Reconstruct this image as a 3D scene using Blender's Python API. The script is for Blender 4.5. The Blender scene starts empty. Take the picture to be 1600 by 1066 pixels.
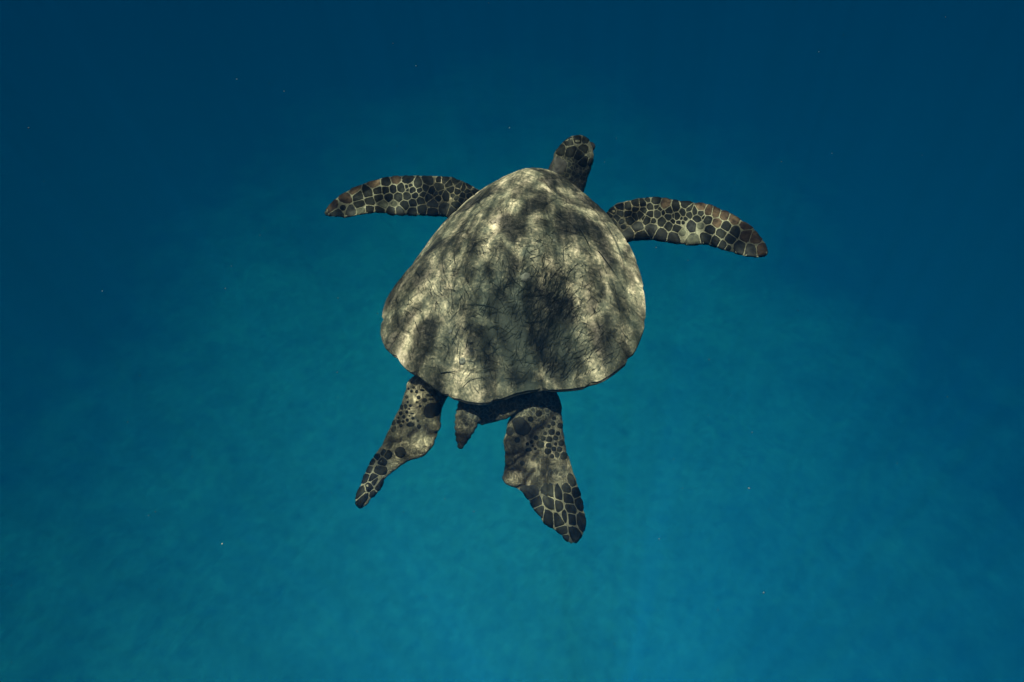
import bpy, bmesh, math, random
import numpy as np
from mathutils import Vector, Matrix, noise as mn
from mathutils.bvhtree import BVHTree

random.seed(7)
rng = np.random.default_rng(7)
scene = bpy.context.scene
COL = scene.collection

# ------------------------------------------------------------------ camera
PW, PH = 1600.0, 1066.0                 # size of the photograph in pixels
LENS, SENSOR = 24.0, 36.0
FPX = LENS / SENSOR * PW
CAM = Vector((0.0, 0.0, 26.0))
PITCH = math.radians(44.0)              # the diver looks down at the turtle
CF = Vector((0, math.cos(PITCH), -math.sin(PITCH)))
CU = Vector((0, math.sin(PITCH), math.cos(PITCH)))
CR = Vector((1, 0, 0))
cam_data = bpy.data.cameras.new('camera')
cam_data.lens, cam_data.sensor_width = LENS, SENSOR
cam_data.clip_start, cam_data.clip_end = 0.05, 2000
cam = bpy.data.objects.new('camera', cam_data)
cam.location = CAM
cam.rotation_euler = (math.pi / 2 - PITCH, 0, 0)
COL.objects.link(cam)
scene.camera = cam

# ------------------------------------------------------------------ sky, sun, exposure
SUN_TO = Vector((-0.10, -0.15, 0.97)).normalized()       # direction towards the sun
SUN_EL = math.asin(SUN_TO.z)
SUN_AZ = math.atan2(SUN_TO.x, SUN_TO.y)
world = bpy.data.worlds.new('World')
scene.world = world
world.use_nodes = True
wn = world.node_tree
bg = wn.nodes['Background']
sky = wn.nodes.new('ShaderNodeTexSky')
sky.sky_type = 'NISHITA'
sky.sun_disc = False
sky.sun_elevation = SUN_EL
sky.sun_rotation = SUN_AZ
sky.air_density = 0.7
sky.dust_density = 4.0
sky.ozone_density = 0.5
wn.links.new(sky.outputs[0], bg.inputs['Color'])
bg.inputs['Strength'].default_value = 0.05
sun_data = bpy.data.lights.new('sun', 'SUN')
sun_data.energy = 5.0
sun_data.angle = math.radians(0.85)      # the ripples overhead spread the sun
sun_data.color = (1.0, 0.90, 0.76)
sun = bpy.data.objects.new('sun', sun_data)
sun.rotation_euler = SUN_TO.to_track_quat('Z', 'Y').to_euler()
sun.location = (-3, -2, 30)
COL.objects.link(sun)
scene.view_settings.view_transform = 'Standard'
scene.view_settings.look = 'None'
scene.view_settings.gamma = 1.0
scene.view_settings.use_curve_mapping = False
scene.view_settings.exposure = 0.0
scene.render.engine = 'CYCLES'
scene.cycles.use_denoising = True
scene.cycles.max_bounces = 6
scene.cycles.volume_bounces = 0
scene.cycles.transparent_max_bounces = 8
scene.cycles.use_adaptive_sampling = False


# ------------------------------------------------------------------ helpers
def obj(name, verts, faces, mat, parent=None, smooth=True):
    me = bpy.data.meshes.new(name)
    me.from_pydata([tuple(v) for v in verts], [], [tuple(f) for f in faces])
    me.validate()
    if smooth:
        me.polygons.foreach_set('use_smooth', [True] * len(me.polygons))
    if mat:
        me.materials.append(mat)
    o = bpy.data.objects.new(name, me)
    COL.objects.link(o)
    if parent:
        o.parent = parent
    return o


def tag(o, label=None, cat=None, group=None, kind=None):
    for k, v in (('label', label), ('category', cat), ('group', group), ('kind', kind)):
        if v:
            o[k] = v
    return o


def smooth(a, b, x):
    t = np.clip((np.asarray(x, float) - a) / (b - a), 0, 1)
    return t * t * (3 - 2 * t)


class Nodes:
    """small wrapper for building a node material"""
    def __init__(self, name):
        self.m = bpy.data.materials.new(name)
        self.m.use_nodes = True
        self.t = self.m.node_tree
        self.t.nodes.clear()
        self.out = self.t.nodes.new('ShaderNodeOutputMaterial')

    def n(self, typ, ins=None, **props):
        nd = self.t.nodes.new(typ)
        for k, v in props.items():
            setattr(nd, k, v)
        for k, v in (ins or {}).items():
            s = nd.inputs[k]
            if isinstance(v, bpy.types.NodeSocket):
                self.t.links.new(v, s)
            else:
                s.default_value = v
        return nd

    def math(self, op, a, b=0.0, c=0.0, clamp=False):
        return self.n('ShaderNodeMath', {0: a, 1: b, 2: c}, operation=op, use_clamp=clamp).outputs[0]

    def ramp(self, fac, stops, interp='LINEAR'):
        r = self.n('ShaderNodeValToRGB', {0: fac})
        cr = r.color_ramp
        cr.interpolation = interp
        while len(cr.elements) < len(stops):
            cr.elements.new(0.5)
        for e, (p, c) in zip(cr.elements, stops):
            e.position = p
            e.color = (c, c, c, 1) if not hasattr(c, '__len__') else (*c, 1)
        return r.outputs[0]

    def mix(self, fac, a, b, blend='MIX'):
        nd = self.n('ShaderNodeMix', data_type='RGBA', blend_type=blend)
        for idx, v in ((0, fac), (6, a), (7, b)):
            s = nd.inputs[idx]
            if isinstance(v, bpy.types.NodeSocket):
                self.t.links.new(v, s)
            else:
                s.default_value = v if idx == 0 else (*v, 1)
        return nd.outputs[2]

    def noise(self, vec, scale, detail=4.0, rough=0.55, dist=0.0):
        return self.n('ShaderNodeTexNoise', {'Vector': vec, 'Scale': scale, 'Detail': detail,
                                             'Roughness': rough, 'Distortion': dist}).outputs[0]

    def link(self, a, b):
        self.t.links.new(a, b)


# ------------------------------------------------------------------ pixels to the turtle's own frame
def ray_world(px, py):
    return (CF + CR * ((px - PW / 2) / FPX) - CU * ((py - PH / 2) / FPX))


# the turtle hovers nose-up and banked to its left; its shell is about 0.7 m long
SIZE = 0.75
B_PITCH, B_ROLL, B_YAW = math.radians(8), math.radians(8), math.radians(8)
ORG = CAM + ray_world(800, 470) * 2.0 * SIZE
nrm = Vector((-math.sin(B_ROLL), -math.sin(B_PITCH),
              math.sqrt(1 - math.sin(B_ROLL) ** 2 - math.sin(B_PITCH) ** 2)))
bx0 = Vector((0, 1, 0)).cross(nrm).normalized()
by0 = nrm.cross(bx0)
BX = bx0 * math.cos(B_YAW) - by0 * math.sin(B_YAW)
BY = by0 * math.cos(B_YAW) + bx0 * math.sin(B_YAW)
FRAME = Matrix(((BX.x, BY.x, nrm.x, ORG.x), (BX.y, BY.y, nrm.y, ORG.y),
                (BX.z, BY.z, nrm.z, ORG.z), (0, 0, 0, 1))) @ Matrix.Scale(SIZE, 4)
INV = FRAME.inverted()
CAM_L = INV @ CAM
R_INV = INV.to_3x3()


def up(px, py, z=0.0):
    """point of the turtle's own frame seen at this pixel, at height z over its shell plane"""
    d = R_INV @ ray_world(px, py)
    return CAM_L + d * ((z - CAM_L.z) / d.z)


def to_px(p):
    w = FRAME @ Vector(p) - CAM
    f = w.dot(CF)
    return (PW / 2 + w.dot(CR) / f * FPX, PH / 2 - w.dot(CU) / f * FPX)


# ------------------------------------------------------------------ the setting: seabed, water surface
def make_seabed():
    m = Nodes('seabed_sand')
    tc = m.n('ShaderNodeTexCoord').outputs['Object']
    big = m.noise(tc, 0.11, 5, 0.6, 0.6)
    mid = m.noise(tc, 0.45, 6, 0.62, 0.3)
    fine = m.noise(tc, 3.0, 4, 0.6)
    f = m.math('ADD', m.math('MULTIPLY', big, 0.55), m.math('MULTIPLY', mid, 0.45))
    f = m.math('ADD', 0.18, m.math('MULTIPLY', f, 0.64))
    sep = m.n('ShaderNodeSeparateXYZ', {0: tc})
    ex = m.math('DIVIDE', m.math('ADD', sep.outputs[0], 0.5), 17.0)
    ey = m.math('DIVIDE', m.math('SUBTRACT', sep.outputs[1], 24.0), 30.0)
    rad = m.math('SQRT', m.math('ADD', m.math('MULTIPLY', ex, ex), m.math('MULTIPLY', ey, ey)))
    f = m.math('ADD', f, m.math('MULTIPLY', m.math('SUBTRACT', 0.70, rad), 0.30))   # paler in the middle: vignette falloff painted into the seabed colour
    reef = m.ramp(f, [(0.27, 1.0), (0.70, 0.0)])  # covers reef patches and the painted darkening towards the sides
    sand = m.mix(fine, (0.31, 0.30, 0.28), (0.46, 0.45, 0.42))
    rock = m.mix(fine, (0.02, 0.024, 0.022), (0.07, 0.07, 0.055))
    colr = m.mix(reef, sand, rock)
    bsdf = m.n('ShaderNodeBsdfPrincipled', {'Base Color': colr, 'Roughness': 0.95})
    m.link(bsdf.outputs[0], m.out.inputs[0])
    xs = np.r_[-190, -150, -110, -80, np.linspace(-60, 60, 161), 80, 110, 150, 190]
    ys = np.r_[-60, -40, -20, np.linspace(-10, 70, 121), 90, 120, 160, 200]
    vs = []
    for y in ys:
        for x in xs:
            q = Vector((x * 0.16, y * 0.16, 3.1))
            z = 0.55 * mn.noise(q) + 0.25 * mn.noise(q * 2.7) + 0.14 * mn.noise(q * 6.3)
            vs.append((x, y, z))
    nx = len(xs)
    fs = [(j * nx + i, j * nx + i + 1, (j + 1) * nx + i + 1, (j + 1) * nx + i)
          for j in range(len(ys) - 1) for i in range(nx - 1)]
    o = obj('seabed', vs, fs, m.m)
    tag(o, 'pale sandy seabed with dark reef patches and painted darker sides far below, lost in blue haze', 'seabed', kind='structure')


SURF_Z = CAM.z + 0.2


def make_surface():
    """the rippled sea surface overhead: a caustic net painted into its see-through colour dapples the sunlight"""
    m = Nodes('sea_surface_gobo')
    geo = m.n('ShaderNodeNewGeometry').outputs['Position']
    mp = m.n('ShaderNodeMapping', {'Vector': geo, 'Rotation': (0, 0, math.radians(-18)), 'Scale': (2.6, 1.7, 1.0),
                                   'Location': (0.35, 0.1, 0)}).outputs[0]
    warp = m.n('ShaderNodeTexNoise', {'Vector': mp, 'Scale': 2.6, 'Detail': 2.0})
    wv = m.n('ShaderNodeVectorMath', {0: warp.outputs['Color'], 1: (0.5, 0.5, 0.5)}, operation='SUBTRACT').outputs[0]
    wv = m.n('ShaderNodeVectorMath', {0: wv, 3: 0.45}, operation='SCALE').outputs[0]
    p2 = m.n('ShaderNodeVectorMath', {0: mp, 1: wv}, operation='ADD').outputs[0]
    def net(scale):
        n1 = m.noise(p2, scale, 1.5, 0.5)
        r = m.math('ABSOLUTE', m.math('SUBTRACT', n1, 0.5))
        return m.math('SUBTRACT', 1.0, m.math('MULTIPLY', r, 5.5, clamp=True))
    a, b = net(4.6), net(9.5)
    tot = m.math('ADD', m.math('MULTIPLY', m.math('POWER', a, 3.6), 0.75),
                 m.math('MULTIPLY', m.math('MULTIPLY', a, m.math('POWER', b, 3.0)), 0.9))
    t = m.math('ADD', m.math('MULTIPLY', tot, 2.75), 0.15)  # bright net and dim gaps added to dapple the sunlight below
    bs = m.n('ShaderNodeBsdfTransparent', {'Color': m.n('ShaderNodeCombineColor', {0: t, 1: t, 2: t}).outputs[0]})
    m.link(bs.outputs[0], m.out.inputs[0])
    xs = np.r_[-200, -120, -60, -30, np.linspace(-12, 12, 81), 30, 60, 120, 200]
    ys = np.r_[-80, -50, -30, np.linspace(-12, 16, 81), 35, 60, 120, 210]
    vs = [(x, y, SURF_Z + 0.03 * mn.noise(Vector((x * 0.9, y * 0.9, 0)))) for y in ys for x in xs]
    nx = len(xs)
    fs = [(j * nx + i, j * nx + i + 1, (j + 1) * nx + i + 1, (j + 1) * nx + i)
          for j in range(len(ys) - 1) for i in range(nx - 1)]
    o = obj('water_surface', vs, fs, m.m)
    tag(o, 'rippled sea surface above the swimming turtle, its tint patterned to dapple the sunlight', 'water', kind='structure')


def make_water():
    m = bpy.data.materials.new('sea_water')
    m.use_nodes = True
    nt = m.node_tree
    nt.nodes.clear()
    out = nt.nodes.new('ShaderNodeOutputMaterial')
    v = nt.nodes.new('ShaderNodeVolumePrincipled')
    v.inputs['Color'].default_value = (0.0, 0.031, 0.100, 1)
    v.inputs['Absorption Color'].default_value = (0.0, 0.385, 0.365, 1)
    v.inputs['Density'].default_value = 0.09
    v.inputs['Anisotropy'].default_value = -0.48
    nt.links.new(v.outputs[0], out.inputs['Volume'])
    x0, x1, y0, y1, z0, z1 = -195, 195, -70, 205, -2.2, SURF_Z - 0.08
    vs = [(x, y, z) for z in (z0, z1) for y in (y0, y1) for x in (x0, x1)]
    fs = [(0, 2, 3, 1), (4, 5, 7, 6), (0, 1, 5, 4), (2, 6, 7, 3), (0, 4, 6, 2), (1, 3, 7, 5)]
    o = obj('haze', vs, fs, m, smooth=False)
    tag(o, 'blue green sea water filling the whole scene', 'water', kind='stuff')


make_seabed()
make_surface()
make_water()

# ------------------------------------------------------------------ carapace: outline and dome
OUT_PX = [(833, 268), (796, 279.6), (771.6, 292), (751, 304), (732, 318), (714, 336), (703.5, 344.6), (683, 369),
          (662, 397), (644, 422), (625, 444), (613, 458), (604.5, 474.6), (600, 490), (598, 507), (596.7, 526),
          (600, 539), (603, 545), (606, 555), (614, 558), (622, 560.5), (627.5, 571), (634.7, 579), (646, 587.7),
          (657, 593), (668, 601), (679, 610), (692, 619), (708, 626), (720, 628), (729, 631.7), (751, 634.6),
          (770.5, 633), (787.6, 626.8), (807, 619.5), (826.6, 615), (850, 613.5), (874, 613.5), (896, 612),
          (915, 609), (939.5, 599.5), (958, 588), (979, 571), (992, 552.5), (1002, 530), (1008, 511),
          (1008.5, 490.6), (1006.6, 466), (1003.5, 446), (997, 423), (989, 400), (979, 382), (966, 363),
          (956, 349), (944, 335), (925, 319), (908.6, 304), (892, 291), (875.6, 279.6), (857, 271)]
outl = np.array([tuple(up(*q))[:2] for q in OUT_PX])
CEN = np.array([(outl[:, 0].min() + outl[:, 0].max()) / 2, (outl[:, 1].min() + outl[:, 1].max()) / 2 + 0.02])
_d = outl - CEN
_a = np.arctan2(_d[:, 1], _d[:, 0])
_o = np.argsort(_a)
RA, RR = _a[_o], np.hypot(_d[:, 0], _d[:, 1])[_o]
DOME = 0.185


def rim_r(th):
    r = np.interp(th, RA, RR, period=2 * math.pi)
    fr_ = (np.asarray(th) + math.pi) / (2 * math.pi) * 24                  # small nicks between the marginal plates
    back = smooth(0.1, 0.6, -np.sin(th))
    return r * (1 - (0.004 + 0.012 * back) * np.exp(-((fr_ - np.round(fr_)) / 0.07) ** 2))


def dome_z(x, y):
    dx, dy = x - CEN[0], y - CEN[1]
    th = np.arctan2(dy, dx)
    rho = np.hypot(dx, dy) / rim_r(th)
    r = np.clip(rho, 0, 1)
    z = DOME * (1 - r ** 2.15) ** 0.93
    z = z + 0.010 * smooth(0.84, 1.0, r)                       # flared margin
    z = z + 0.022 * np.exp(-np.abs(dx) / 0.075) * (1 - r ** 2)         # low keel
    z = z - 0.010 * np.exp(-((np.abs(dx) - 0.15) / 0.05) ** 2) * (1 - smooth(0.6, 0.9, r))
    return z


def on_dome(px, py):
    z = 0.1
    for _ in range(14):
        p = up(px, py, z)
        z = 0.5 * z + 0.5 * float(dome_z(np.array(p.x), np.array(p.y)))
    return Vector((p.x, p.y, z))


# ------------------------------------------------------------------ materials of the animal
def shell_material():
    m = Nodes('shell_keratin')
    oc = m.n('ShaderNodeTexCoord').outputs['Object']
    sv = m.n('ShaderNodeAttribute', attribute_name='light_streak').outputs['Vector']
    al = m.n('ShaderNodeAttribute', attribute_name='algae_glint').outputs['Fac']
    ray = m.n('ShaderNodeAttribute', attribute_name='ray').outputs['Vector']
    blot = m.noise(oc, 9.0, 8, 0.68, 0.5)
    mott = m.noise(oc, 34.0, 6, 0.7, 0.8)
    fine = m.noise(oc, 130.0, 4, 0.7)
    light_streak = m.noise(sv, 1.0, 5, 0.6, 0.25)  # caustic light bands painted into the shell colour
    rays = m.noise(ray, 1.0, 4, 0.6)
    f = m.math('ADD', m.math('MULTIPLY', blot, 0.24), m.math('MULTIPLY', light_streak, 0.42))
    f = m.math('ADD', m.math('SUBTRACT', f, 0.075), m.math('MULTIPLY', mott, 0.36))
    f = m.math('ADD', f, m.math('MULTIPLY', rays, 0.12))
    f = m.math('SUBTRACT', f, m.math('MULTIPLY', al, 0.095))
    f = m.math('ADD', f, m.math('MULTIPLY', m.math('SUBTRACT', fine, 0.5), 0.26))
    base = m.ramp(f, [(0.37, (0.020, 0.025, 0.018)), (0.46, (0.065, 0.067, 0.044)), (0.52, (0.16, 0.148, 0.094)),
                      (0.58, (0.33, 0.285, 0.185)), (0.66, (0.55, 0.46, 0.32))])
    jn = m.n('ShaderNodeAttribute', attribute_name='joint').outputs['Fac']
    base = m.mix(m.math('MULTIPLY', jn, m.ramp(blot, [(0.35, 0.75), (0.65, 0.2)])), base, (0.014, 0.018, 0.014))
    # dark hair-thin scratches
    sc = m.n('ShaderNodeTexWave', {'Vector': oc, 'Scale': 9.0, 'Distortion': 14.0, 'Detail': 3.0,
                                   'Detail Scale': 2.2}, wave_type='BANDS').outputs[1]
    scr = m.math('MULTIPLY', m.ramp(sc, [(0.0, 1.0), (0.035, 0.0)]), m.ramp(mott, [(0.45, 0.0), (0.6, 0.8)]))
    base = m.mix(scr, base, (0.014, 0.018, 0.014))
    hgt = m.math('ADD', m.math('MULTIPLY', mott, 0.7), m.math('MULTIPLY', fine, 0.5))
    bump = m.n('ShaderNodeBump', {'Strength': 0.55, 'Distance': 0.006, 'Height': hgt})
    bs = m.n('ShaderNodeBsdfPrincipled', {'Base Color': base, 'Roughness': 0.62, 'Normal': bump.outputs[0],
                                          'Specular IOR Level': 0.06})
    m.link(bs.outputs[0], m.out.inputs[0])
    return m.m


def skin_material():
    m = Nodes('turtle_skin')
    oc = m.n('ShaderNodeTexCoord').outputs['Object']
    blot = m.noise(oc, 14.0, 6, 0.65, 0.4)
    fine = m.noise(oc, 75.0, 5, 0.7)
    vor = m.n('ShaderNodeTexVoronoi', {'Vector': oc, 'Scale': 72.0, 'Randomness': 1.0}, feature='DISTANCE_TO_EDGE').outputs[0]
    crease = m.ramp(vor, [(0.0, 0.0), (0.12, 1.0)])
    dark = m.n('ShaderNodeAttribute', attribute_name='dark').outputs['Fac']
    fold = m.noise(m.n('ShaderNodeMapping', {'Vector': oc, 'Rotation': (0, 0, 0.5), 'Scale': (46, 30, 40)}).outputs[0], 1.0, 5, 0.65, 1.2)
    line = m.math('SUBTRACT', 1.0, m.math('MULTIPLY', m.math('ABSOLUTE', m.math('SUBTRACT', fold, 0.5)), 16.0, clamp=True))
    f = m.math('ADD', m.math('MULTIPLY', blot, 0.45), m.math('MULTIPLY', fine, 0.30))
    f = m.math('ADD', f, m.math('MULTIPLY', fold, 0.25))
    c = m.ramp(f, [(0.41, (0.026, 0.027, 0.018)), (0.49, (0.085, 0.08, 0.048)), (0.55, (0.18, 0.16, 0.095)),
                   (0.62, (0.36, 0.31, 0.19))])
    c = m.mix(m.math('MULTIPLY', line, 0.6), c, (0.022, 0.022, 0.015))
    flat = m.n('ShaderNodeAttribute', attribute_name='seam').outputs['Fac']
    c = m.mix(m.math('MULTIPLY', flat, 0.8), c, m.mix(blot, (0.10, 0.10, 0.062), (0.21, 0.205, 0.13)))
    cd = m.mix(crease, (0.085, 0.085, 0.055), (0.018, 0.021, 0.017))
    c = m.mix(m.math('MULTIPLY', dark, m.ramp(blot, [(0.42, 1.0), (0.66, 0.8)])), c, cd)
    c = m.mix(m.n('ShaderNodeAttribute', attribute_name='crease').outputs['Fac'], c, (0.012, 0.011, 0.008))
    hgt = m.math('ADD', m.math('MULTIPLY', fine, 0.6), m.math('MULTIPLY', crease, 0.25))
    hgt = m.math('SUBTRACT', hgt, m.math('MULTIPLY', line, 0.5))
    bump = m.n('ShaderNodeBump', {'Strength': 0.8, 'Distance': 0.004, 'Height': hgt})
    bs = m.n('ShaderNodeBsdfPrincipled', {'Base Color': c, 'Roughness': 0.6, 'Normal': bump.outputs[0],
                                          'Specular IOR Level': 0.06})
    m.link(bs.outputs[0], m.out.inputs[0])
    return m.m


def scale_material():
    m = Nodes('scale_keratin')
    oc = m.n('ShaderNodeTexCoord').outputs['Object']
    inf = m.n('ShaderNodeObjectInfo')
    nz = m.noise(oc, 55.0, 5, 0.65, 0.5)
    c = m.mix(m.ramp(nz, [(0.35, 0.0), (0.68, 1.0)]), (0.5, 0.5, 0.5), (1.7, 1.65, 1.45))
    c = m.mix(1.0, inf.outputs['Color'], c, 'MULTIPLY')
    bump = m.n('ShaderNodeBump', {'Strength': 0.4, 'Distance': 0.002, 'Height': nz})
    bs = m.n('ShaderNodeBsdfPrincipled', {'Base Color': c, 'Roughness': 0.7, 'Normal': bump.outputs[0],
                                          'Specular IOR Level': 0.04})
    m.link(bs.outputs[0], m.out.inputs[0])
    return m.m


def plain(name, col, rough=0.6):
    m = Nodes(name)
    oc = m.n('ShaderNodeTexCoord').outputs['Object']
    nz = m.noise(oc, 160.0, 4, 0.6)
    c = m.mix(nz, tuple(x * 0.6 for x in col), tuple(x * 1.4 for x in col))
    bs = m.n('ShaderNodeBsdfPrincipled', {'Base Color': c, 'Roughness': rough, 'Specular IOR Level': 0.08})
    m.link(bs.outputs[0], m.out.inputs[0])
    return m.m


M_SHELL, M_SKIN, M_SCALE = shell_material(), skin_material(), scale_material()
M_EYE = plain('eye_black', (0.01, 0.01, 0.01), 0.15)
M_ALGAE = plain('algae_hair', (0.012, 0.018, 0.013), 0.8)
M_BARN = plain('barnacle_lime', (0.075, 0.08, 0.062), 0.8)
M_SPECK = plain('drifting_speck', (0.15, 0.15, 0.135), 0.9)


# ------------------------------------------------------------------ the body: one skin over lofted limbs
def resample(pts, n):
    p = np.array(pts, float)
    s = np.r_[0, np.cumsum(np.hypot(*np.diff(p, axis=0).T))]
    t = np.linspace(0, s[-1], n)
    return np.c_[np.interp(t, s, p[:, 0]), np.interp(t, s, p[:, 1])]


def zoomed(pts, ox, oy, k):
    return [(ox + q[0] / k, oy + q[1] / k) + tuple(q[2:]) for q in pts]


FL_LEAD = zoomed([(1520, 320), (1380, 275), (1280, 215), (1150, 160), (1000, 148), (880, 145), (740, 140), (640, 145),
                  (560, 165), (440, 200), (330, 240), (230, 290), (150, 360), (104, 425), (95, 455)], 490, 250, 5.333)
FL_TRAIL = zoomed([(1330, 560), (1150, 480), (1030, 462), (900, 462), (780, 462), (640, 458), (560, 440), (480, 440),
                   (400, 455), (330, 475), (260, 490), (235, 478), (180, 473), (125, 471), (96, 462)], 490, 250, 5.333)
FR_LEAD = zoomed([(20, 380), (150, 250), (180, 205), (250, 170), (330, 150), (420, 125), (540, 112), (640, 120),
                  (740, 135), (880, 150), (1000, 165), (1120, 210), (1250, 280), (1370, 360), (1440, 440), (1485, 520),
                  (1491, 560), (1484, 590)], 920, 290, 5.333)
FR_TRAIL = zoomed([(180, 560), (320, 465), (400, 450), (480, 448), (560, 455), (660, 468), (750, 490), (860, 498),
                   (930, 490), (1030, 505), (1130, 540), (1200, 555), (1290, 595), (1400, 600), (1476, 598)],
                  920, 290, 5.333)
HL_OUT = zoomed([(560, 20), (500, 92), (465, 115), (455, 150), (440, 200), (410, 280), (370, 360), (330, 450),
                 (300, 510), (250, 590), (215, 650), (185, 710), (160, 770), (130, 830), (108, 900), (110, 938),
                 (130, 957)], 530, 570, 4.264)
HL_IN = zoomed([(760, 150), (690, 260), (675, 340), (668, 420), (640, 490), (610, 550), (570, 600), (530, 630),
                (480, 635), (430, 660), (370, 700), (320, 740), (295, 780), (280, 830), (240, 870), (205, 910),
                (180, 945), (148, 961)], 530, 570, 4.264)
HR_OUT = zoomed([(690, 0), (745, 65), (770, 120), (778, 250), (785, 330), (800, 430), (830, 520), (870, 640),
                 (900, 740), (920, 830), (922, 910), (905, 970), (872, 1010)], 690, 600, 4.1)
HR_IN = zoomed([(380, 90), (450, 190), (425, 250), (412, 300), (400, 370), (398, 420), (405, 500), (403, 580),
                (412, 630), (440, 655), (490, 670), (525, 690), (532, 718), (562, 750), (580, 790), (615, 840),
                (640, 880), (670, 913), (710, 922), (742, 952), (775, 985), (805, 1015), (835, 1028), (858, 1020)],
               690, 600, 4.1)

BV, BF = [], []          # raw vertices and faces of all limbs before they are skinned together


def add_loops(loops):
    """closed tube through a list of equal vertex loops"""
    n = len(loops[0])
    b = len(BV)
    for lp in loops:
        BV.extend(lp)
    for i in range(len(loops) - 1):
        for j in range(n):
            k = (j + 1) % n
            BF.append((b + i * n + j, b + i * n + k, b + (i + 1) * n + k, b + (i + 1) * n + j))
    BF.append(tuple(b + j for j in reversed(range(n))))
    e = b + (len(loops) - 1) * n
    BF.append(tuple(e + j for j in range(n)))


def flipper(lead, trail, zfun, tfun, fat=0.32, N=40, M=11):
    """airfoil loft between two edges given in pixels; zfun(s, c): height, tfun(s): half thickness"""
    L, T = resample(lead, N), resample(trail, N)
    loops = []
    for i in range(N):
        s = i / (N - 1)
        top, bot = [], []
        for j in range(M):
            c = 0.5 - 0.5 * math.cos(math.pi * j / (M - 1))
            q = L[i] * (1 - c) + T[i] * c
            p = up(q[0], q[1], zfun(s, c))
            prof = max(0, 1 - (2 * c - 1) ** 2) ** 0.36 * (1.25 - 0.7 * abs(c - fat))
            h = tfun(s) * prof
            top.append(p + Vector((0, 0, h)))
            bot.append(p - Vector((0, 0, h * 0.8)))
        loops.append(top + bot[-2:0:-1])
    add_loops(loops)


thick_front = lambda s: 0.036 * (1 - s) ** 1.2 + 0.0085
thick_hind = lambda s: 0.036 * (1 - s) ** 1.3 + 0.0090
zf_l = lambda s, c: -0.045 - 0.02 * s + 0.05 * math.sin(s * math.pi) * 0.4 - 0.012 * c
zf_r = lambda s, c: -0.045 - 0.01 * s + 0.05 * math.sin(s * math.pi) * 0.4 - 0.012 * c
zh_l = lambda s, c: -0.080 - 0.08 * s ** 1.2 - 0.02 * abs(c - 0.5)
zh_r = lambda s, c: -0.105 - 0.07 * s ** 1.2 - 0.02 * abs(c - 0.5)
flipper(FL_LEAD, FL_TRAIL, zf_l, thick_front)
flipper(FR_LEAD, FR_TRAIL, zf_r, thick_front)
flipper(HL_OUT, HL_IN, zh_l, thick_hind, 0.5)
flipper(HR_OUT, HR_IN, zh_r, thick_hind, 0.5)


def tube(stations, M=18):
    """stations: (centre, half width, half height); loops across the local y / given direction"""
    loops = []
    for i, (c, rw, rh) in enumerate(stations):
        a = stations[max(0, i - 1)][0]
        b = stations[min(len(stations) - 1, i + 1)][0]
        d = (b - a).normalized()
        side = d.cross(Vector((0, 0, 1))).normalized()
        upv = side.cross(d).normalized()
        loops.append([c + side * (rw * math.cos(t)) + upv * (rh * math.sin(t))
                      for t in (2 * math.pi * k / M for k in range(M))])
    add_loops(loops)


# neck and head (seen from behind and above, turned a little to its right)
HEAD = [((858, 345), -0.100, 0.080, 0.050), ((868, 320), -0.085, 0.078, 0.052), ((880, 293), -0.058, 0.074, 0.054),
        ((887, 274), -0.032, 0.072, 0.056), ((892, 260), -0.008, 0.071, 0.058), ((896, 249), 0.008, 0.069, 0.060),
        ((900, 240), 0.014, 0.063, 0.057), ((903, 233), 0.008, 0.051, 0.050), ((905, 230), -0.004, 0.038, 0.040),
        ((906, 228), -0.016, 0.023, 0.028), ((907, 227), -0.026, 0.010, 0.013)]
tube([(up(*c, z), rw, rh) for c, z, rw, rh in HEAD])
# tail
TAIL = [((758, 612), -0.060, 0.060, 0.040), ((738, 637), -0.068, 0.044, 0.036), ((730, 655), -0.074, 0.035, 0.030),
        ((725, 672), -0.082, 0.026, 0.024), ((721.5, 687), -0.090, 0.018, 0.017), ((719.5, 698), -0.096, 0.009, 0.009),
        ((719, 702), -0.099, 0.004, 0.004)]
tube([(up(*c, z), rw, rh) for c, z, rw, rh in TAIL])
# skin fold beside the tail, hanging from the rear of the body
FOLD = [((800, 610), -0.06, 0.06, 0.03), ((782, 632), -0.075, 0.05, 0.026), ((765, 645), -0.088, 0.035, 0.02),
        ((748, 660), -0.10, 0.014, 0.010)]
tube([(up(*c, z), rw, rh) for c, z, rw, rh in FOLD])
# trunk under the shell
NA, NB = 48, 9
loops = []
for j in range(NB):
    t = j / (NB - 1)
    ang = -math.pi / 2 + math.pi * t * 0.999
    k = 0.02 + 0.86 * math.cos(ang) ** 0.55 if 0 < j < NB - 1 else 0.05
    zz = -0.045 + 0.085 * math.sin(ang)
    lp = []
    for i in range(NA):
        th = 2 * math.pi * i / NA
        r = float(rim_r(th if th <= math.pi else th - 2 * math.pi)) * k
        lp.append(Vector((CEN[0] + r * math.cos(th), CEN[1] + r * math.sin(th), zz)))
    loops.append(lp)
add_loops(loops)

tmp = obj('raw_body', BV, BF, None)
bm = bmesh.new()
bm.from_mesh(tmp.data)
bmesh.ops.recalc_face_normals(bm, faces=bm.faces)
bm.to_mesh(tmp.data)
bm.free()
md = tmp.modifiers.new('skin', 'REMESH')
md.mode = 'VOXEL'
md.voxel_size = 0.0046
md.use_smooth_shade = True
ms = tmp.modifiers.new('soft', 'SMOOTH')
ms.factor, ms.iterations = 0.5, 2
dg = bpy.context.evaluated_depsgraph_get()
body_me = bpy.data.meshes.new_from_object(tmp.evaluated_get(dg))
body_me.name = 'sea_turtle'
bpy.data.objects.remove(tmp)

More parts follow.
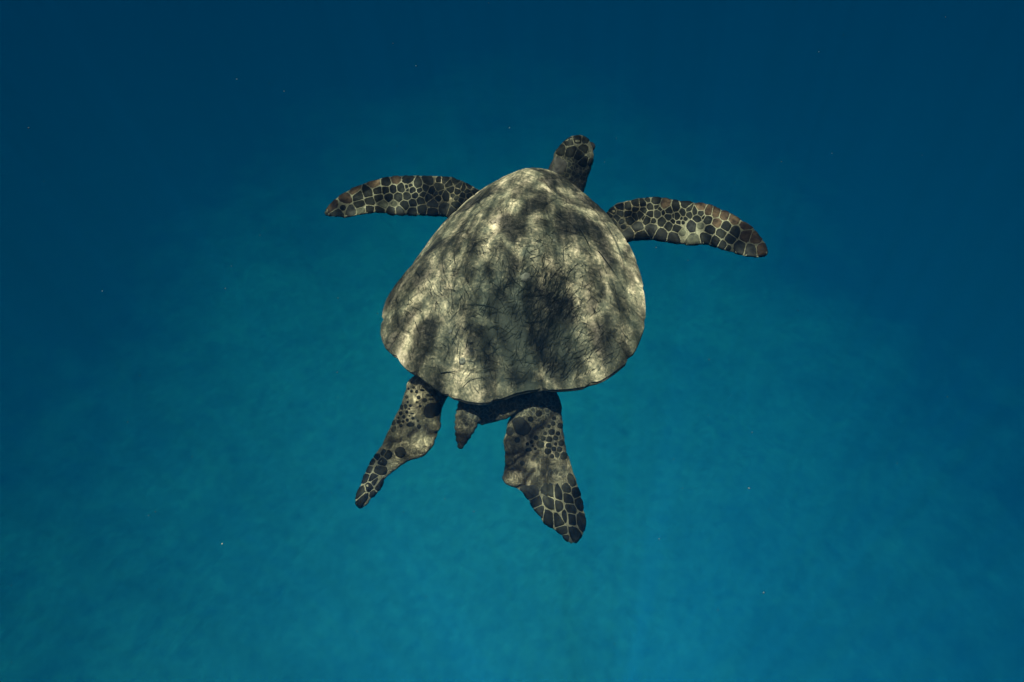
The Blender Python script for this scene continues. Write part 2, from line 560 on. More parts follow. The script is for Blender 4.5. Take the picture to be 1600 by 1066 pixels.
nv = len(body_me.vertices)
co = np.empty(nv * 3, np.float32)
body_me.vertices.foreach_get('co', co)
co = co.reshape(-1, 3)
no = np.empty(nv * 3, np.float32)
body_me.vertices.foreach_get('normal', no)
no = no.reshape(-1, 3)
# folds and pebbly relief of the skin, rings round the tail
rel = np.array([0.0034 * mn.noise(Vector((c[0] * 38, c[1] * 38, c[2] * 38)))
                + 0.0014 * mn.noise(Vector((c[0] * 95, c[1] * 95, c[2] * 95))) for c in co.tolist()])
ta, tb = np.array(up(735, 636, -0.07)), np.array(up(719, 697, -0.098))
tl = np.linalg.norm(tb - ta)
tt = (co - ta) @ (tb - ta) / tl
off = np.linalg.norm(co - ta - tt[:, None] * ((tb - ta) / tl), axis=1)
ring = (off < 0.045) & (tt > -0.01)
rel = np.where(ring, 0.0014 * np.sin(tt * 2 * math.pi / 0.016) + rel * 0.6, rel)
# creases of the hind flippers
CREASES = [zoomed(q, 770, 610, 8.885) for q in (
    [(165, 890), (290, 872), (400, 825)], [(165, 1066), (300, 985), (400, 905), (440, 850)],
    [(520, 640), (560, 560), (700, 480), (860, 330)], [(560, 960), (600, 900), (650, 860)])]
CREASES += [zoomed(q, 780, 730, 8.2) for q in (
    [(310, 210), (370, 110), (440, 40)], [(240, 280), (320, 230)], [(590, 400), (600, 250), (560, 60)],
    [(120, 20), (230, 20), (330, 50)])]
CREASES += [zoomed(q, 590, 580, 8.883) for q in (
    [(430, 900), (480, 860), (545, 820)], [(680, 780), (720, 860), (830, 860)], [(480, 470), (535, 495), (620, 400)],
    [(150, 960), (300, 960)])]
cand = np.nonzero(co[:, 1] < -0.22)[0]
wc = (np.c_[co[cand], np.ones(len(cand))] @ np.array(FRAME).T)[:, :3] - np.array(CAM)
dep = wc @ np.array(CF)
vpx = np.c_[PW / 2 + wc @ np.array(CR) / dep * FPX, PH / 2 - wc @ np.array(CU) / dep * FPX]
gd = np.full(len(cand), 99.0)
for line in CREASES:
    for a, b in zip(line[:-1], line[1:]):
        a, b = np.array(a), np.array(b)
        t = np.clip((vpx - a) @ (b - a) / ((b - a) @ (b - a)), 0, 1)
        gd = np.minimum(gd, np.hypot(*(vpx - a - t[:, None] * (b - a)).T))
web = np.zeros(nv)                                   # finely scaled dark thigh skin, plus shell shade painted round the tail fold
for wx, wy, wr, ww in ((862, 640, 40, 1.0), (868, 690, 36, 1.0), (876, 735, 24, 0.9), (830, 640, 34, 0.95), (888, 770, 16, 0.7),
                       (800, 640, 20, 0.8), (765, 648, 26, 1.0), (735, 650, 26, 0.9), (722, 680, 20, 0.8), (845, 760, 14, 0.6), (835, 722, 30, 0.6), (812, 742, 22, 0.4),
                       (632, 702, 24, 0.4), (650, 668, 18, 0.4),
                       (625, 655, 16, 0.5), (612, 690, 14, 0.5), (668, 640, 14, 0.6), (592, 730, 14, 0.5),
                       (800, 690, 12, 0.4), (640, 620, 14, 0.35)):
    web[cand] = np.maximum(web[cand], ww * np.exp(-((vpx - np.array((wx, wy))) ** 2).sum(1) / wr ** 2))
for lx, ly, lr in ((798, 746, 13), (812, 719, 8), (797, 690, 9), (678, 668, 12), (668, 690, 10)):   # fleshy lobes
    hh = np.exp(-(((vpx - np.array((lx, ly))) ** 2).sum(1) / lr ** 2) ** 2)
    rel[cand] += 0.008 * hh * (no[cand, 2] > 0)
gd = np.where(no[cand, 2] > 0, gd, 99)
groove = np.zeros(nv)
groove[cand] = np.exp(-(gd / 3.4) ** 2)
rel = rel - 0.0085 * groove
co += no * rel[:, None]
body_me.vertices.foreach_set('co', co.ravel())
dark = smooth(0.50, 0.57, co[:, 1]) * (1 - smooth(0.13, 0.17, np.abs(co[:, 0] - 0.12)))   # neck and head are dark
seamy = smooth(0.36, 0.40, np.abs(co[:, 0] - CEN[0])) * smooth(0.15, 0.22, co[:, 1])         # front flippers
for q in (up(566, 775, -0.15), up(890, 830, -0.16)):                                         # hind flipper ends
    seamy = np.maximum(seamy, 1 - smooth(0.08, 0.15, np.linalg.norm(co - np.array(q), axis=1)))
onhead = smooth(0.60, 0.64, co[:, 1]) * (1 - smooth(0.13, 0.17, np.abs(co[:, 0] - 0.12)))
dark *= 1 - 0.4 * onhead
seamy = np.maximum(seamy, 0.8 * onhead)
t0, t1 = up(727, 655, -0.08), up(719, 697, -0.098)
tail_d = np.linalg.norm(co - np.array(t1), axis=1)
dark = np.maximum(dark, web)
dark = np.maximum(dark, 0.6 * ring)
groove = np.maximum(0.9 * groove, 1 - smooth(0.036, 0.050, tail_d))              # black tail tip
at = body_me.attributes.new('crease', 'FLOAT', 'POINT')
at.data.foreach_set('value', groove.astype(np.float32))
at = body_me.attributes.new('seam', 'FLOAT', 'POINT')
at.data.foreach_set('value', seamy.astype(np.float32))
at = body_me.attributes.new('dark', 'FLOAT', 'POINT')
at.data.foreach_set('value', dark.astype(np.float32))
body_me.materials.clear()
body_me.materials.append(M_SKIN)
body_me.polygons.foreach_set('use_smooth', [True] * len(body_me.polygons))
turtle = bpy.data.objects.new('sea_turtle', body_me)
COL.objects.link(turtle)
turtle.matrix_world = FRAME
tag(turtle, 'large olive grey sea turtle swimming away with flippers spread over blue water', 'turtle')
BVH = BVHTree.FromPolygons([Vector(c) for c in co.tolist()], [tuple(p.vertices) for p in body_me.polygons])

# eyes, on the far sides of the head
for sgn in (-1, 1):
    hc = up(903, 234, 0.012)
    bmv = bmesh.new()
    bmesh.ops.create_uvsphere(bmv, u_segments=14, v_segments=9, radius=0.016)
    ecen = hc + Vector((sgn * 0.044, 0.008, 0.004))
    vs = [v.co + ecen for v in bmv.verts]
    fs = [[v.index for v in f.verts] for f in bmv.faces]
    bmv.free()
    obj('eye', vs, fs, M_EYE, turtle)

# ------------------------------------------------------------------ carapace and its scutes
NT, NR = 640, 112
th = np.linspace(-math.pi, math.pi, NT, endpoint=False)
rim = rim_r(th)
fr = np.linspace(0.004, 1.0, NR)
RHO, TH = np.meshgrid(fr, th, indexing='ij')
XX = CEN[0] + RHO * rim[None, :] * np.cos(TH)
YY = CEN[1] + RHO * rim[None, :] * np.sin(TH)
ZZ = dome_z(XX, YY)
half_w = (outl[:, 0].max() - outl[:, 0].min()) / 2
half_l = (outl[:, 1].max() - outl[:, 1].min()) / 2
U = (XX - CEN[0]) / half_w
V = (YY - CEN[1]) / half_l
# centres of the five scutes on the keel and four on each flank
seeds = [(0, 0.72), (0, 0.36), (0, 0.0), (0, -0.36), (0, -0.70)]
for sgn in (-1, 1):
    seeds += [(sgn * 0.46, 0.56), (sgn * 0.58, 0.18), (sgn * 0.56, -0.20), (sgn * 0.42, -0.56)]
seeds = np.array(seeds)
du = U[..., None] - seeds[:, 0]
dv = (V[..., None] - seeds[:, 1]) * 1.25
wob = 0.03 * np.sin(9 * U + 3 * V)[..., None]
D = np.hypot(du, dv) + wob * 0
srt = np.sort(D, axis=-1)
idx = np.argmin(D, axis=-1)
seam = (srt[..., 1] - srt[..., 0]) * 0.5 * half_w          # metres to the nearest seam
MR = 0.87
n_marg = 24
marg = np.floor((TH + math.pi) / (2 * math.pi) * n_marg).astype(int)
is_m = RHO > MR
frac = (TH + math.pi) / (2 * math.pi) * n_marg
side_d = np.abs(frac - np.round(frac)) * (2 * math.pi / n_marg) * 0.4
ring_d = np.abs(RHO - MR) * rim[None, :]
seam = np.where(is_m, np.minimum(side_d, ring_d), np.minimum(seam, ring_d))
idx = np.where(is_m, 13 + marg, idx)
lump = np.array([[0.0035 * mn.noise(Vector((x * 9, y * 9, 1.7))) + 0.0016 * mn.noise(Vector((x * 31, y * 31, 5.0)))
                  + 0.0008 * mn.noise(Vector((x * 90, y * 90, 9.0)))
                  for x, y in zip(rx, ry)] for rx, ry in zip(XX.tolist(), YY.tolist())])
GAP, RISE = 0.0042, 0.0048
lift = RISE * (smooth(0.0, GAP, seam)) + lump
# nibbled rim
PX, PY, PZ = XX, YY, ZZ + lift
# attributes
A_PX = [(800, 492, 55, 1.0), (760, 470, 40, 0.7), (850, 520, 45, 0.9), (760, 318, 30, 0.55), (850, 350, 38, 0.7),
        (700, 380, 25, 0.4), (690, 560, 35, 0.45), (790, 612, 45, 0.8), (975, 545, 40, 0.7), (940, 470, 30, 0.4),
        (740, 425, 28, 0.5), (640, 480, 30, 0.3), (900, 560, 30, 0.2)]
algae_glint = np.zeros_like(PX)  # algae stains, with painted bright spots taken off below
for ax_, ay_, r_, w_ in A_PX:
    c = on_dome(ax_, ay_)
    rr = r_ / FPX * 2.0
    algae_glint += w_ * np.exp(-(((PX - c.x) / rr) ** 2 + ((PY - c.y) / (rr * 1.35)) ** 2))
P_PX = [(785, 345, 16, 0.9), (620, 548, 22, 0.7), (690, 425, 20, 0.3), (905, 470, 32, 0.5), (930, 520, 28, 0.4), (740, 590, 35, 0.35)]
for ax_, ay_, r_, w_ in P_PX:                 # bright caustic spots painted paler into the shell colour
    c = on_dome(ax_, ay_)
    rr = r_ / FPX * 2.0
    algae_glint -= w_ * np.exp(-(((PX - c.x) / rr) ** 2 + ((PY - c.y) / (rr * 1.35)) ** 2))
apx, apy = CEN[0] + 0.02, CEN[1] + 0.72  # point ahead of the shell where the painted light bands meet
phi = np.arctan2(PX - apx, -(PY - apy))
dist = np.hypot(PX - apx, PY - apy)
sidx = np.clip(idx, 0, 12)
ang_s = np.arctan2(U - seeds[sidx, 0] * 0.8, V - seeds[sidx, 1] + 0.12)
rad_s = np.hypot(U - seeds[sidx, 0] * 0.8, V - seeds[sidx, 1] + 0.12)

carapace = None


def set_attrs(me, ids):
    a = me.attributes.new('joint', 'FLOAT', 'POINT')
    a.data.foreach_set('value', (1 - smooth(0.0, 0.0045, seam)).ravel()[ids].astype(np.float32))
    a = me.attributes.new('algae_glint', 'FLOAT', 'POINT')
    a.data.foreach_set('value', algae_glint.ravel()[ids].astype(np.float32))
    s = np.c_[phi.ravel()[ids] * 16.0, dist.ravel()[ids] * 3.2, idx.ravel()[ids] * 0.0]
    a = me.attributes.new('light_streak', 'FLOAT_VECTOR', 'POINT')
    a.data.foreach_set('vector', s.astype(np.float32).ravel())
    s = np.c_[np.cos(ang_s).ravel()[ids] * 9, np.sin(ang_s).ravel()[ids] * 9, rad_s.ravel()[ids] * 1.5]
    a = me.attributes.new('ray', 'FLOAT_VECTOR', 'POINT')
    a.data.foreach_set('vector', s.astype(np.float32).ravel())


def make_carapace():
    """inner shell, its rim and underside; the scutes lie on it"""
    step = 4
    cols = np.arange(0, NT, step)
    rows = np.r_[np.arange(0, NR - 1, 4), NR - 1]
    n = len(cols)
    vs, fs, ids = [], [], []
    for r in rows:
        for c in cols:
            e = -0.005 if r < NR - 1 else -0.003
            vs.append((PX[r, c], PY[r, c], ZZ[r, c] + e))
            ids.append(r * NT + c)
    for k, (sc, dz) in enumerate(((0.997, -0.010), (0.965, -0.016), (0.86, -0.012), (0.6, 0.02))):
        for c in cols:
            x = CEN[0] + (PX[-1, c] - CEN[0]) * sc
            y = CEN[1] + (PY[-1, c] - CEN[1]) * sc
            vs.append((x, y, ZZ[-1, c] + dz))
            ids.append((NR - 1) * NT + c)
    nr = len(rows) + 4
    for i in range(nr - 1):
        for j in range(n):
            k = (j + 1) % n
            fs.append((i * n + j, (i + 1) * n + j, (i + 1) * n + k, i * n + k))
    o = obj('carapace', vs, fs, M_SHELL, turtle)
    set_attrs(o.data, np.array(ids))
    return o


carapace = make_carapace()
q_idx = idx[:-1, :]
for s in range(13 + n_marg):
    r, c = np.nonzero(q_idx == s)
    if len(r) == 0:
        continue
    c2 = (c + 1) % NT
    quad = np.c_[r * NT + c, (r + 1) * NT + c, (r + 1) * NT + c2, r * NT + c2]
    ids, inv = np.unique(quad, return_inverse=True)
    inv = inv.reshape(quad.shape)
    vs = np.c_[PX.ravel()[ids], PY.ravel()[ids], PZ.ravel()[ids]]
    o = obj('scute' if s < 13 else 'marginal_scute', vs.tolist(), inv.tolist(), M_SHELL, carapace)
    set_attrs(o.data, ids)


def surf(x, y):
    z = float(dome_z(np.array(x), np.array(y))) + RISE
    e = 0.004
    zx = float(dome_z(np.array(x + e), np.array(y))) + RISE
    zy = float(dome_z(np.array(x), np.array(y + e))) + RISE
    n = Vector((-(zx - z) / e, -(zy - z) / e, 1)).normalized()
    return Vector((x, y, z)), n


# barnacles
for bx_, by_, br in ((822, 435, 0.0145), (723, 566, 0.010), (704, 520, 0.006), (866, 378, 0.006)):
    p = on_dome(bx_, by_)
    p, n = surf(p.x, p.y)
    t1v = n.orthogonal().normalized()
    t2v = n.cross(t1v)
    K = 18
    prof = ((1.0, -0.002), (0.93, 0.12), (0.62, 0.34), (0.42, 0.38), (0.33, 0.24), (0.05, 0.20))
    vs, fs = [], []
    for fr_, h in prof:
        for k in range(K):
            a = 2 * math.pi * k / K
            w = 1 + (0.07 if k % 3 == 0 else -0.03) * (fr_ > 0.4)
            vs.append(p + (t1v * math.cos(a) + t2v * math.sin(a) * 0.85) * br * fr_ * w + n * (h * br + 0.0005))
    for i in range(len(prof) - 1):
        for k in range(K):
            fs.append((i * K + k, i * K + (k + 1) % K, (i + 1) * K + (k + 1) % K, (i + 1) * K + k))
    obj('barnacle', vs, fs, M_BARN, carapace)

# hair-like algal strands lying on the shell
AV, AF = [], []


def strand(x, y, ang, ln, r, bend):
    pts = []
    S = 5
    for i in range(S):
        t = i / (S - 1)
        pts.append((x, y))
        x += math.cos(ang) * ln / (S - 1)
        y += math.sin(ang) * ln / (S - 1)
        ang += bend / S
    b = len(AV)
    for i, (px_, py_) in enumerate(pts):
        dx, dy = px_ - CEN[0], py_ - CEN[1]
        if math.hypot(dx, dy) > 0.97 * float(rim_r(math.atan2(dy, dx))):
            del AV[b:]
            return
        p, n = surf(px_, py_)
        t = i / (S - 1)
        rr = r * (1 - 0.75 * t)
        d = Vector((math.cos(ang), math.sin(ang), 0))
        sd = n.cross(d).normalized()
        lift_ = 0.001 + 0.004 * t
        c = p + n * lift_
        AV.extend([c + sd * rr, c - sd * rr, c + n * rr * 1.3])
    for i in range(S - 1):
        for k in range(3):
            a, d = b + i * 3 + k, b + i * 3 + (k + 1) % 3
            AF.append((a, d, d + 3, a + 3))


def strands(px, py, spread, count, deg, jit, lo, hi):
    c = on_dome(px, py)
    for _ in range(count):
        x = c.x + random.gauss(0, spread / FPX * 2)
        y = c.y + random.gauss(0, spread / FPX * 2.6)
        strand(x, y, math.radians(deg + random.gauss(0, jit)), random.uniform(lo, hi) * 0.001,
               random.uniform(0.0005, 0.0011), random.gauss(0, 0.7))


strands(860, 470, 26, 260, 62, 16, 16, 45)
strands(845, 530, 28, 190, 50, 25, 14, 40)
strands(790, 480, 34, 220, 100, 50, 15, 45)
strands(880, 590, 30, 180, 58, 18, 15, 42)
strands(930, 570, 28, 130, 48, 15, 14, 36)
strands(740, 520, 34, 70, 120, 60, 14, 40)
strands(760, 440, 30, 60, 115, 50, 12, 40)
strands(700, 450, 24, 50, 115, 25, 15, 45)
strands(720, 580, 34, 50, 20, 40, 12, 40)
strands(800, 600, 34, 80, 40, 35, 12, 40)
strands(880, 380, 36, 90, 130, 35, 10, 30)
strands(800, 370, 40, 80, 90, 60, 8, 26)
strands(960, 480, 26, 50, 125, 20, 12, 34)
strands(650, 500, 26, 40, 110, 30, 12, 34)
# a few long loose threads
for px_, py_, deg, ln in ((712, 415, 105, 62), (880, 390, 275, 55), (905, 360, -62, 95), (690, 585, 0, 60),
                          (745, 478, -12, 70), (820, 505, 5, 55), (650, 505, -65, 55), (935, 395, -52, 120)):
    c = on_dome(px_, py_)
    strand(c.x, c.y, math.radians(deg), ln * 0.001, 0.0017, random.uniform(-0.4, 0.4))
al = obj('algae_strands', AV, AF, M_ALGAE, carapace)
al['kind'] = 'stuff'

# ------------------------------------------------------------------ scales: plates laid on the skin
DARK = (0.0078, 0.0088, 0.0068)
BLUE = (0.015, 0.0165, 0.0145)
RUST = (0.042, 0.030, 0.018)
PALE = (0.040, 0.043, 0.030)


def inside(poly, x, y):
    c = False
    j = len(poly) - 1
    for i in range(len(poly)):
        xi, yi = poly[i]
        xj, yj = poly[j]
        if (yi > y) != (yj > y) and x < (xj - xi) * (y - yi) / (yj - yi) + xi:
            c = not c
        j = i
    return c


def clip(poly, nx, ny, d):
    """keep the part of poly where nx*x + ny*y <= d"""
    out = []
    for i in range(len(poly)):
        a, b = poly[i], poly[(i + 1) % len(poly)]
        da, db = nx * a[0] + ny * a[1] - d, nx * b[0] + ny * b[1] - d
        if da <= 0:
            out.append(a)
        if (da < 0 < db) or (db < 0 < da):
            t = da / (da - db)
            out.append((a[0] + (b[0] - a[0]) * t, a[1] + (b[1] - a[1]) * t))
    return out


def hit(px, py):
    d = (R_INV @ ray_world(px, py)).normalized()
    p, n, _, _ = BVH.ray_cast(CAM_L, d)
    return p, n


K12 = 14


def scales(seed_list, outline, gap=0.24, relief=0.0017, default=18.0, grow=1.0, weight=9.0, axis=None, draw=1.0):
    """seed_list: (px, py, reach or (rx, ry, degrees), colour); cells meet their neighbours at a thin seam"""
    S = []
    for q in seed_list:
        r = q[2] if len(q) > 2 and q[2] else default
        if isinstance(r, tuple) and grow != 1:
            r = (r[0] * grow, r[1] * grow, r[2])
        S.append((q[0], q[1], r if isinstance(r, tuple) else (r, r, 0), q[3] if len(q) > 3 else DARK))
    for i, (x, y, (rx, ry, deg), colr) in enumerate(S):
        ca, sa = math.cos(math.radians(deg)), math.sin(math.radians(deg))
        poly = [(x + ca * rx * math.cos(t) - sa * ry * math.sin(t), y + sa * rx * math.cos(t) + ca * ry * math.sin(t))
                for t in (2 * math.pi * k / 20 for k in range(20))]
        for j, (u, v, (sx, sy, _d1), _d2) in enumerate(S):
            if i == j:
                continue
            dx, dy = u - x, v - y
            d = math.hypot(dx, dy)
            if d > 70 or d < 1e-6:
                continue
            if axis is not None:                      # cells drawn out along the limb
                e1 = np.array((math.cos(math.radians(axis)), math.sin(math.radians(axis))))
                e2 = np.array((-e1[1], e1[0]))
                MM = np.outer(e1, e1) / draw ** 2 + np.outer(e2, e2)
                A_, B_ = np.array((x, y)), np.array((u, v))
                nn = MM @ (B_ - A_)
                ln = np.linalg.norm(nn)
                poly = clip(poly, nn[0] / ln, nn[1] / ln, (B_ @ MM @ B_ - A_ @ MM @ A_) / 2 / ln - gap)
                if len(poly) < 3:
                    break
                continue
            r1, r2 = min(rx, ry, weight), min(sx, sy, weight)
            t = d / 2 + (r1 * r1 - r2 * r2) / (2 * d) * 0.5
            t = max(0.25 * d, min(0.75 * d, t)) - gap
            poly = clip(poly, dx / d, dy / d, (dx * x + dy * y) / d + t)
            if len(poly) < 3:
                break
        if len(poly) < 3:
            continue
        # pull in what lies outside the limb
        pts = []
        for p in resample(poly + [poly[0]], K12 + 1)[:-1]:
            f = 1.0
            while f > 0.1 and not any(inside(outline, x + (p[0] - x) * f + ox_, y + (p[1] - y) * f + oy_)
                                      for ox_, oy_ in ((0, 0), (0, 4), (0, -2), (2.5, 2), (-2.5, 2))):
                f -= 0.025
            pts.append((x + (p[0] - x) * f, y + (p[1] - y) * f))
        pts = np.array(pts)
        pts = 0.88 * pts + 0.06 * (np.roll(pts, 1, 0) + np.roll(pts, -1, 0))
        c = pts.mean(0)
        ext = np.hypot(*(pts - c).T)
        if ext.max() < 1.6:
            continue
        inner = c + (pts - c) * (1 - np.clip(1.0 / np.maximum(ext, 1.5), 0.1, 0.45))[:, None]
        vs, ok = [], True
        rings = [(pts, -0.0006), (inner, relief)]
        if ext.max() > 9:
            rings.append((c + (pts - c) * 0.5, relief * 1.25))
        for ring, h in rings:
            for p in ring:
                f = 1.0
                hp = None
                while f > 0.2:
                    hp, hn = hit(c[0] + (p[0] - c[0]) * f, c[1] + (p[1] - c[1]) * f)
                    if hp is not None:
                        break
                    f -= 0.025
                if hp is None:
                    ok = False
                    break
                vs.append(hp + hn * h)
            if not ok:
                break
        hp, hn = hit(*c)
        if not ok or hp is None:
            continue
        vs.append(hp + hn * relief * 1.25)
        # a plate must not bridge from a limb to something behind it
        if max((v - vs[-1]).length for v in vs) > 0.14:
            continue
        fs = []
        for k in range(K12):
            n = (k + 1) % K12
            fs.append((k, K12 + k, K12 + n, n))
            if len(rings) == 3:
                fs.append((K12 + k, 2 * K12 + k, 2 * K12 + n, K12 + n))
            b = K12 * (len(rings) - 1)
            fs.append((b + k, b + K12, b + n))
        o = obj('scale', vs, fs, M_SCALE, turtle)
        g = random.uniform(0.55, 1.4)
        o.color = (colr[0] * g, colr[1] * g, colr[2] * g, 1)


def zs(lst, ox, oy, k, g=1.0):
    out = []
    for q in lst:
        r = q[2] if len(q) > 2 else None
        if isinstance(r, tuple):
            r = (r[0] * g / k, r[1] * g / k, r[2])
        elif r:
            r = r * g / k
        out.append((ox + q[0] / k, oy + q[1] / k, r) + tuple(q[3:]))
    return out


Z = None
left_front = zs([(230, 700, Z, RUST), (320, 840), (470, 570, Z, RUST), (600, 420, Z, RUST), (680, 540), (860, 480),
                 (980, 310, Z, RUST), (1030, 440), (550, 800, Z, BLUE), (715, 680), (890, 620), (745, 790, Z, PALE),
                 (880, 770), (1050, 560), (1110, 680, Z, PALE), (1070, 770), (1190, 290), (1300, 410), (1180, 430),
                 (1225, 540), (1400, 540), (1350, 240, Z, RUST), (1280, 800, Z, BLUE), (1420, 790, Z, BLUE),
                 (1445, 390), (1320, 670, 60, PALE), (1560, 240), (410, 740, 60)], 500, 260, 11.43)
left_front += zs([(170, 370, 45), (200, 425, 40), (250, 350, 45), (380, 340), (285, 430), (410, 430),
                  (190, 530), (330, 510), (560, 270), (510, 390), (620, 440), (460, 500), (280, 650), (420, 600),
                  (560, 550), (690, 490, 60), (760, 370), (800, 470, 70), (150, 690), (280, 800), (450, 770),
                  (630, 810, Z, BLUE), (640, 660, Z, BLUE), (740, 570, 70), (870, 510), (940, 320), (970, 410),
                  (860, 240), (1085, 440), (1110, 360), (1190, 390), (1070, 570, 60), (850, 760, Z, BLUE),
                  (990, 810, Z, BLUE), (1185, 520), (1160, 610), (1280, 520), (1255, 440), (1390, 430), (1295, 360),
                  (760, 240, 70), (1050, 270), (1090, 690), (1000, 520, 50), (1230, 640)], 620, 260, 11.43)
right_front = zs([(200, 360), (160, 430), (320, 370), (330, 285), (260, 460), (480, 280), (480, 380), (600, 300),
                  (610, 230), (740, 220), (750, 320), (590, 430), (690, 400), (750, 460, 50), (860, 270), (870, 390),
                  (990, 390, Z, BLUE), (970, 260, 60), (1040, 310, 50), (820, 150, 60), (1130, 240, Z, RUST), (960, 165),
                  (1200, 340), (1110, 370, 60), (1330, 290), (1450, 360), (1500, 240), (1190, 440), (1280, 430, 45),
                  (1350, 430), (1090, 520), (920, 520, 60), (810, 490), (520, 490), (640, 620, Z, BLUE),
                  (890, 640, Z, BLUE), (480, 740, Z, BLUE), (700, 780), (1080, 740, Z, BLUE), (1200, 600),
                  (1265, 525, 60), (1375, 550, 55), (1340, 650), (1420, 470, 35), (1500, 480, 45), (1455, 550, 40),
                  (1290, 790, Z, BLUE), (1440, 730, 70, PALE), (1570, 390), (350, 530, 60), (390, 620, 55), (200, 510)],
                 940, 300, 11.43)
right_front += zs([(175, 130), (280, 150), (285, 60, Z, RUST), (220, 235), (335, 220, 50), (410, 130, Z, RUST),
                   (410, 260), (560, 160, Z, RUST), (690, 195, Z, RUST), (880, 265, Z, RUST), (1080, 375, Z, RUST),
                   (575, 310, Z, RUST), (740, 380), (900, 470), (120, 360, Z, BLUE), (280, 380, 70, PALE), (450, 450),
                   (650, 520), (390, 580), (560, 640), (685, 710), (790, 620), (775, 770, 60), (1090, 530, Z, RUST),
                   (960, 770, Z, BLUE), (1270, 590, Z, RUST), (1190, 820, Z, BLUE), (1370, 800, Z, RUST),
                   (150, 640, Z, PALE), (70, 90)], 1070, 320, 11.43)
hind_left = zs([(470, 280, 24), (542, 285, 28), (500, 228, 24), (570, 365, 32), (620, 265, (30, 16, 10)), (430, 245, 20),
                (405, 360, 28), (655, 405, 36), (720, 335, (46, 16, 12)), (545, 432, 22), (592, 488, 26), (455, 480, 24),
                (390, 490, (22, 38, 0)), (335, 503, (22, 34, 0)), (418, 430, 20), (320, 585, 32), (405, 570, 26), (365, 635, 30),
                (440, 525, 18), (290, 700, 34), (355, 700, 24), (412, 680, 26), (440, 622, 16), (225, 720, (24, 46, 25)),
                (290, 648, 20), (450, 740, (54, 30, 8)), (325, 757, 28), (490, 655, 26), (225, 800, (28, 46, 25)),
                (745, 530, (125, 100, -20), (0.009, 0.010, 0.009)), (575, 770, 34), (560, 690, 22), (480, 590, (28, 12, 10)),
                (740, 390, (34, 14, 0))], 590, 580, 8.883)
hind_left_tip = zs([(222, 690, (50, 170, 22)), (265, 780, (80, 130, 25)), (330, 625, (55, 75, 20)), (378, 505, (55, 75, 20)),
                 (452, 385, (70, 75, 30)), (505, 275, 55), (580, 180, 50), (440, 205, (26, 60, 35)),
                 (375, 285, (18, 50, 30)), (330, 385, (22, 70, 25)), (275, 500, (28, 65, 25)), (470, 630, (50, 85, 20)),
                 (380, 745, (45, 75, 20)), (345, 830, (24, 40, 20)), (395, 560, (18, 50, 30)), (470, 115, (22, 50, 35)),
                 (760, 150, 55, BLUE), (520, 150, 36)], 540, 690, 8.883, 1.5)
hind_right = zs([(400, 510, (148, 118, 8), (0.007, 0.008, 0.0075)), (240, 570, (45, 55, 0), BLUE), (340, 690, 44),
                 (600, 660, 38), (700, 665, 42), (540, 715, 30), (480, 745, 28), (555, 772, 22), (502, 825, (44, 26, -5)),
                 (590, 812, 24), (660, 750, (64, 44, 10)), (782, 682, 50), (872, 660, 40), (820, 580, (50, 36, 0)),
                 (775, 765, 44), (850, 815, 38), (872, 745, 28), (925, 820, 44), (950, 735, 48), (765, 845, 54),
                 (890, 895, 44), (825, 915, 36), (985, 910, 60), (905, 600, 36), (725, 600, 32), (525, 400, 44),
                 (640, 320, 50), (690, 225, 40), (850, 390, 34), (835, 462, 38), (780, 500, 28), (690, 525, 24),
                 (890, 320, 34), (935, 490, 44), (410, 1010, 40, BLUE)], 770, 610, 8.885)
hind_right_tip = zs([(625, 640, (90, 150, 0)), (770, 690, (70, 120, -10)), (950, 850, (95, 150, -5)), (925, 650, (70, 55, 0)),
                  (910, 540, (65, 60, 0)), (880, 400, (70, 80, 0)), (865, 270, 50), (1050, 690, (55, 190, -5)),
                  (1035, 450, (40, 80, -10)), (985, 330, (30, 70, -20)), (650, 450, (70, 50, 20)), (640, 310, (60, 60, 0)),
                  (770, 500, (28, 80, -8)), (820, 820, (55, 80, 10)), (850, 910, (26, 45, 10)), (470, 460, (80, 50, -25)),
                  (515, 560, (55, 60, 0)), (410, 335, (90, 55, 10), BLUE), (760, 350, (26, 80, -5)), (930, 180, (26, 60, -20)),
                  (835, 620, (18, 60, -5))], 780, 730, 8.2, 1.5)
head = zs([(465, 345, (60, 70, 0)), (590, 375, (85, 60, 0)), (560, 260, (80, 50, -15)), (705, 430, (70, 50, 0)),
           (770, 345, (80, 60, 0)), (770, 500, (70, 60, 0)), (860, 400, (60, 60, 0)), (860, 300, 60), (680, 230, (60, 40, 0)),
           (780, 235, (60, 40, 0)), (845, 520, 60), (400, 560, (110, 90, -30), (0.024, 0.024, 0.022))], 820, 190, 8.2)
HEAD_OUT = zoomed([(250, 640), (290, 500), (350, 440), (400, 390), (430, 330), (480, 260), (560, 195), (650, 180),
                   (760, 180), (830, 185), (890, 220), (925, 280), (930, 400), (910, 540), (880, 640), (820, 770),
                   (720, 910)], 820, 190, 8.2)
scales(left_front, FL_LEAD + FL_TRAIL[::-1], default=18.0)
scales(right_front, FR_LEAD + FR_TRAIL[::-1], default=18.0)
scales(hind_left, HL_OUT + HL_IN[::-1], gap=0.3, default=16.0, grow=1.25, weight=16)
scales(hind_left_tip, HL_OUT + HL_IN[::-1], gap=0.22, default=16.0, grow=1.3, axis=126, draw=1.5)
scales(hind_right_tip, HR_OUT + HR_IN[::-1], gap=0.22, default=16.0, grow=1.3, axis=66, draw=1.6)
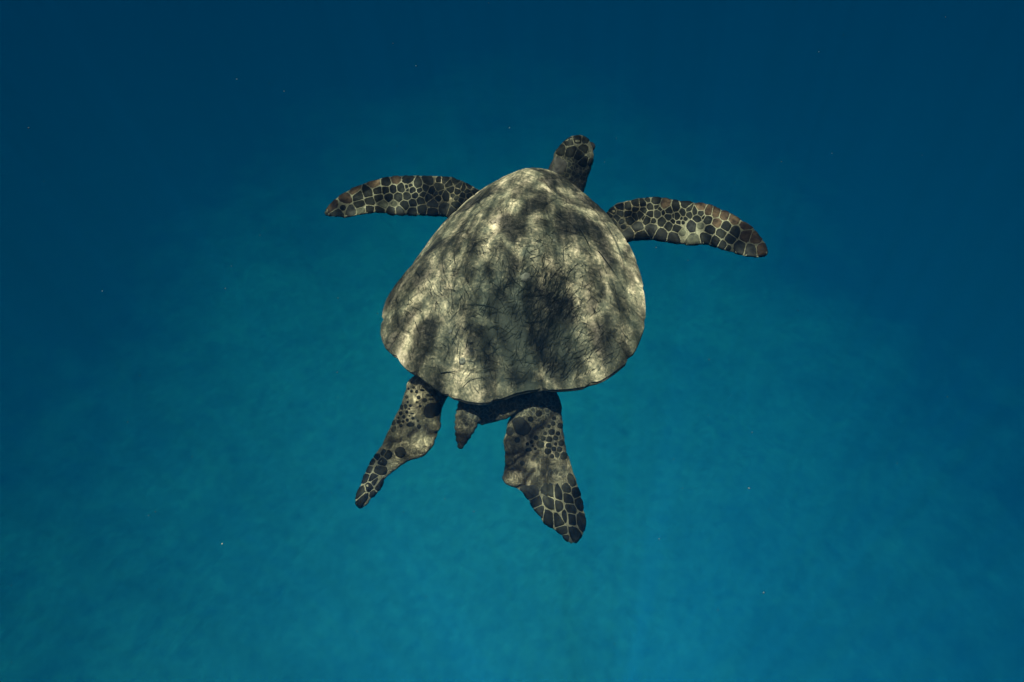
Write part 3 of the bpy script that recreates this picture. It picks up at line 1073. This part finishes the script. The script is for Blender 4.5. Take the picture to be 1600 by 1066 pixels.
scales(hind_right, HR_OUT + HR_IN[::-1], gap=0.3, default=16.0, grow=1.25, weight=16)
scales(head, HEAD_OUT, gap=0.3, default=10.0, grow=1.5, weight=1.0)

# ------------------------------------------------------------------ specks drifting in the water
SV, SF = [], []
spots = [(1221, 253, 1.6, 1.6), (527, 582, 1.5, 1.7), (1193, 926, 1.4, 2.0), (1170, 763, 1.6, 1.8), (1175, 676, 1.7, 1.4),
         (1108, 562, 1.6, 1.3), (370, 124, 1.4, 1.2), (614, 68, 1.5, 1.6), (444, 143, 1.6, 1.3), (650, 103, 1.7, 1.0),
         (796, 200, 1.6, 1.2), (352, 451, 1.5, 1.4), (528, 466, 1.8, 1.3), (243, 800, 1.6, 1.3), (347, 850, 1.2, 2.0),
         (160, 455, 1.5, 1.2), (45, 200, 1.2, 1.6), (1030, 842, 1.6, 1.2), (1480, 620, 1.5, 1.1), (960, 1006, 1.6, 1.0),
         (695, 780, 1.9, 1.0), (590, 490, 1.9, 1.0), (1300, 240, 1.6, 1.0), (1025, 387, 1.9, 1.2), (1075, 407, 1.9, 1.1)]
for _ in range(70):
    spots.append((random.uniform(-100, 1700), random.uniform(-80, 1150), random.uniform(1.0, 4.5), random.uniform(0.4, 1.1)))
for px_, py_, dd, s in spots:
    c = CAM + ray_world(px_, py_) * dd
    r = s / FPX * dd * 0.75
    b = len(SV)
    ax_ = Vector((random.gauss(0, 1), random.gauss(0, 1), random.gauss(0, 1))).normalized()
    bb = ax_.orthogonal().normalized()
    cc = ax_.cross(bb)
    for v in (ax_ * 1.5, -ax_ * 1.5, bb, -bb * 0.8, cc * 0.7, -cc):
        SV.append(c + v * r * random.uniform(0.7, 1.2))
    for f in ((0, 2, 4), (0, 4, 3), (0, 3, 5), (0, 5, 2), (1, 4, 2), (1, 3, 4), (1, 5, 3), (1, 2, 5)):
        SF.append(tuple(b + k for k in f))
tag(obj('drifting_specks', SV, SF, M_SPECK), 'tiny pale specks drifting in the blue water', 'specks', kind='stuff')
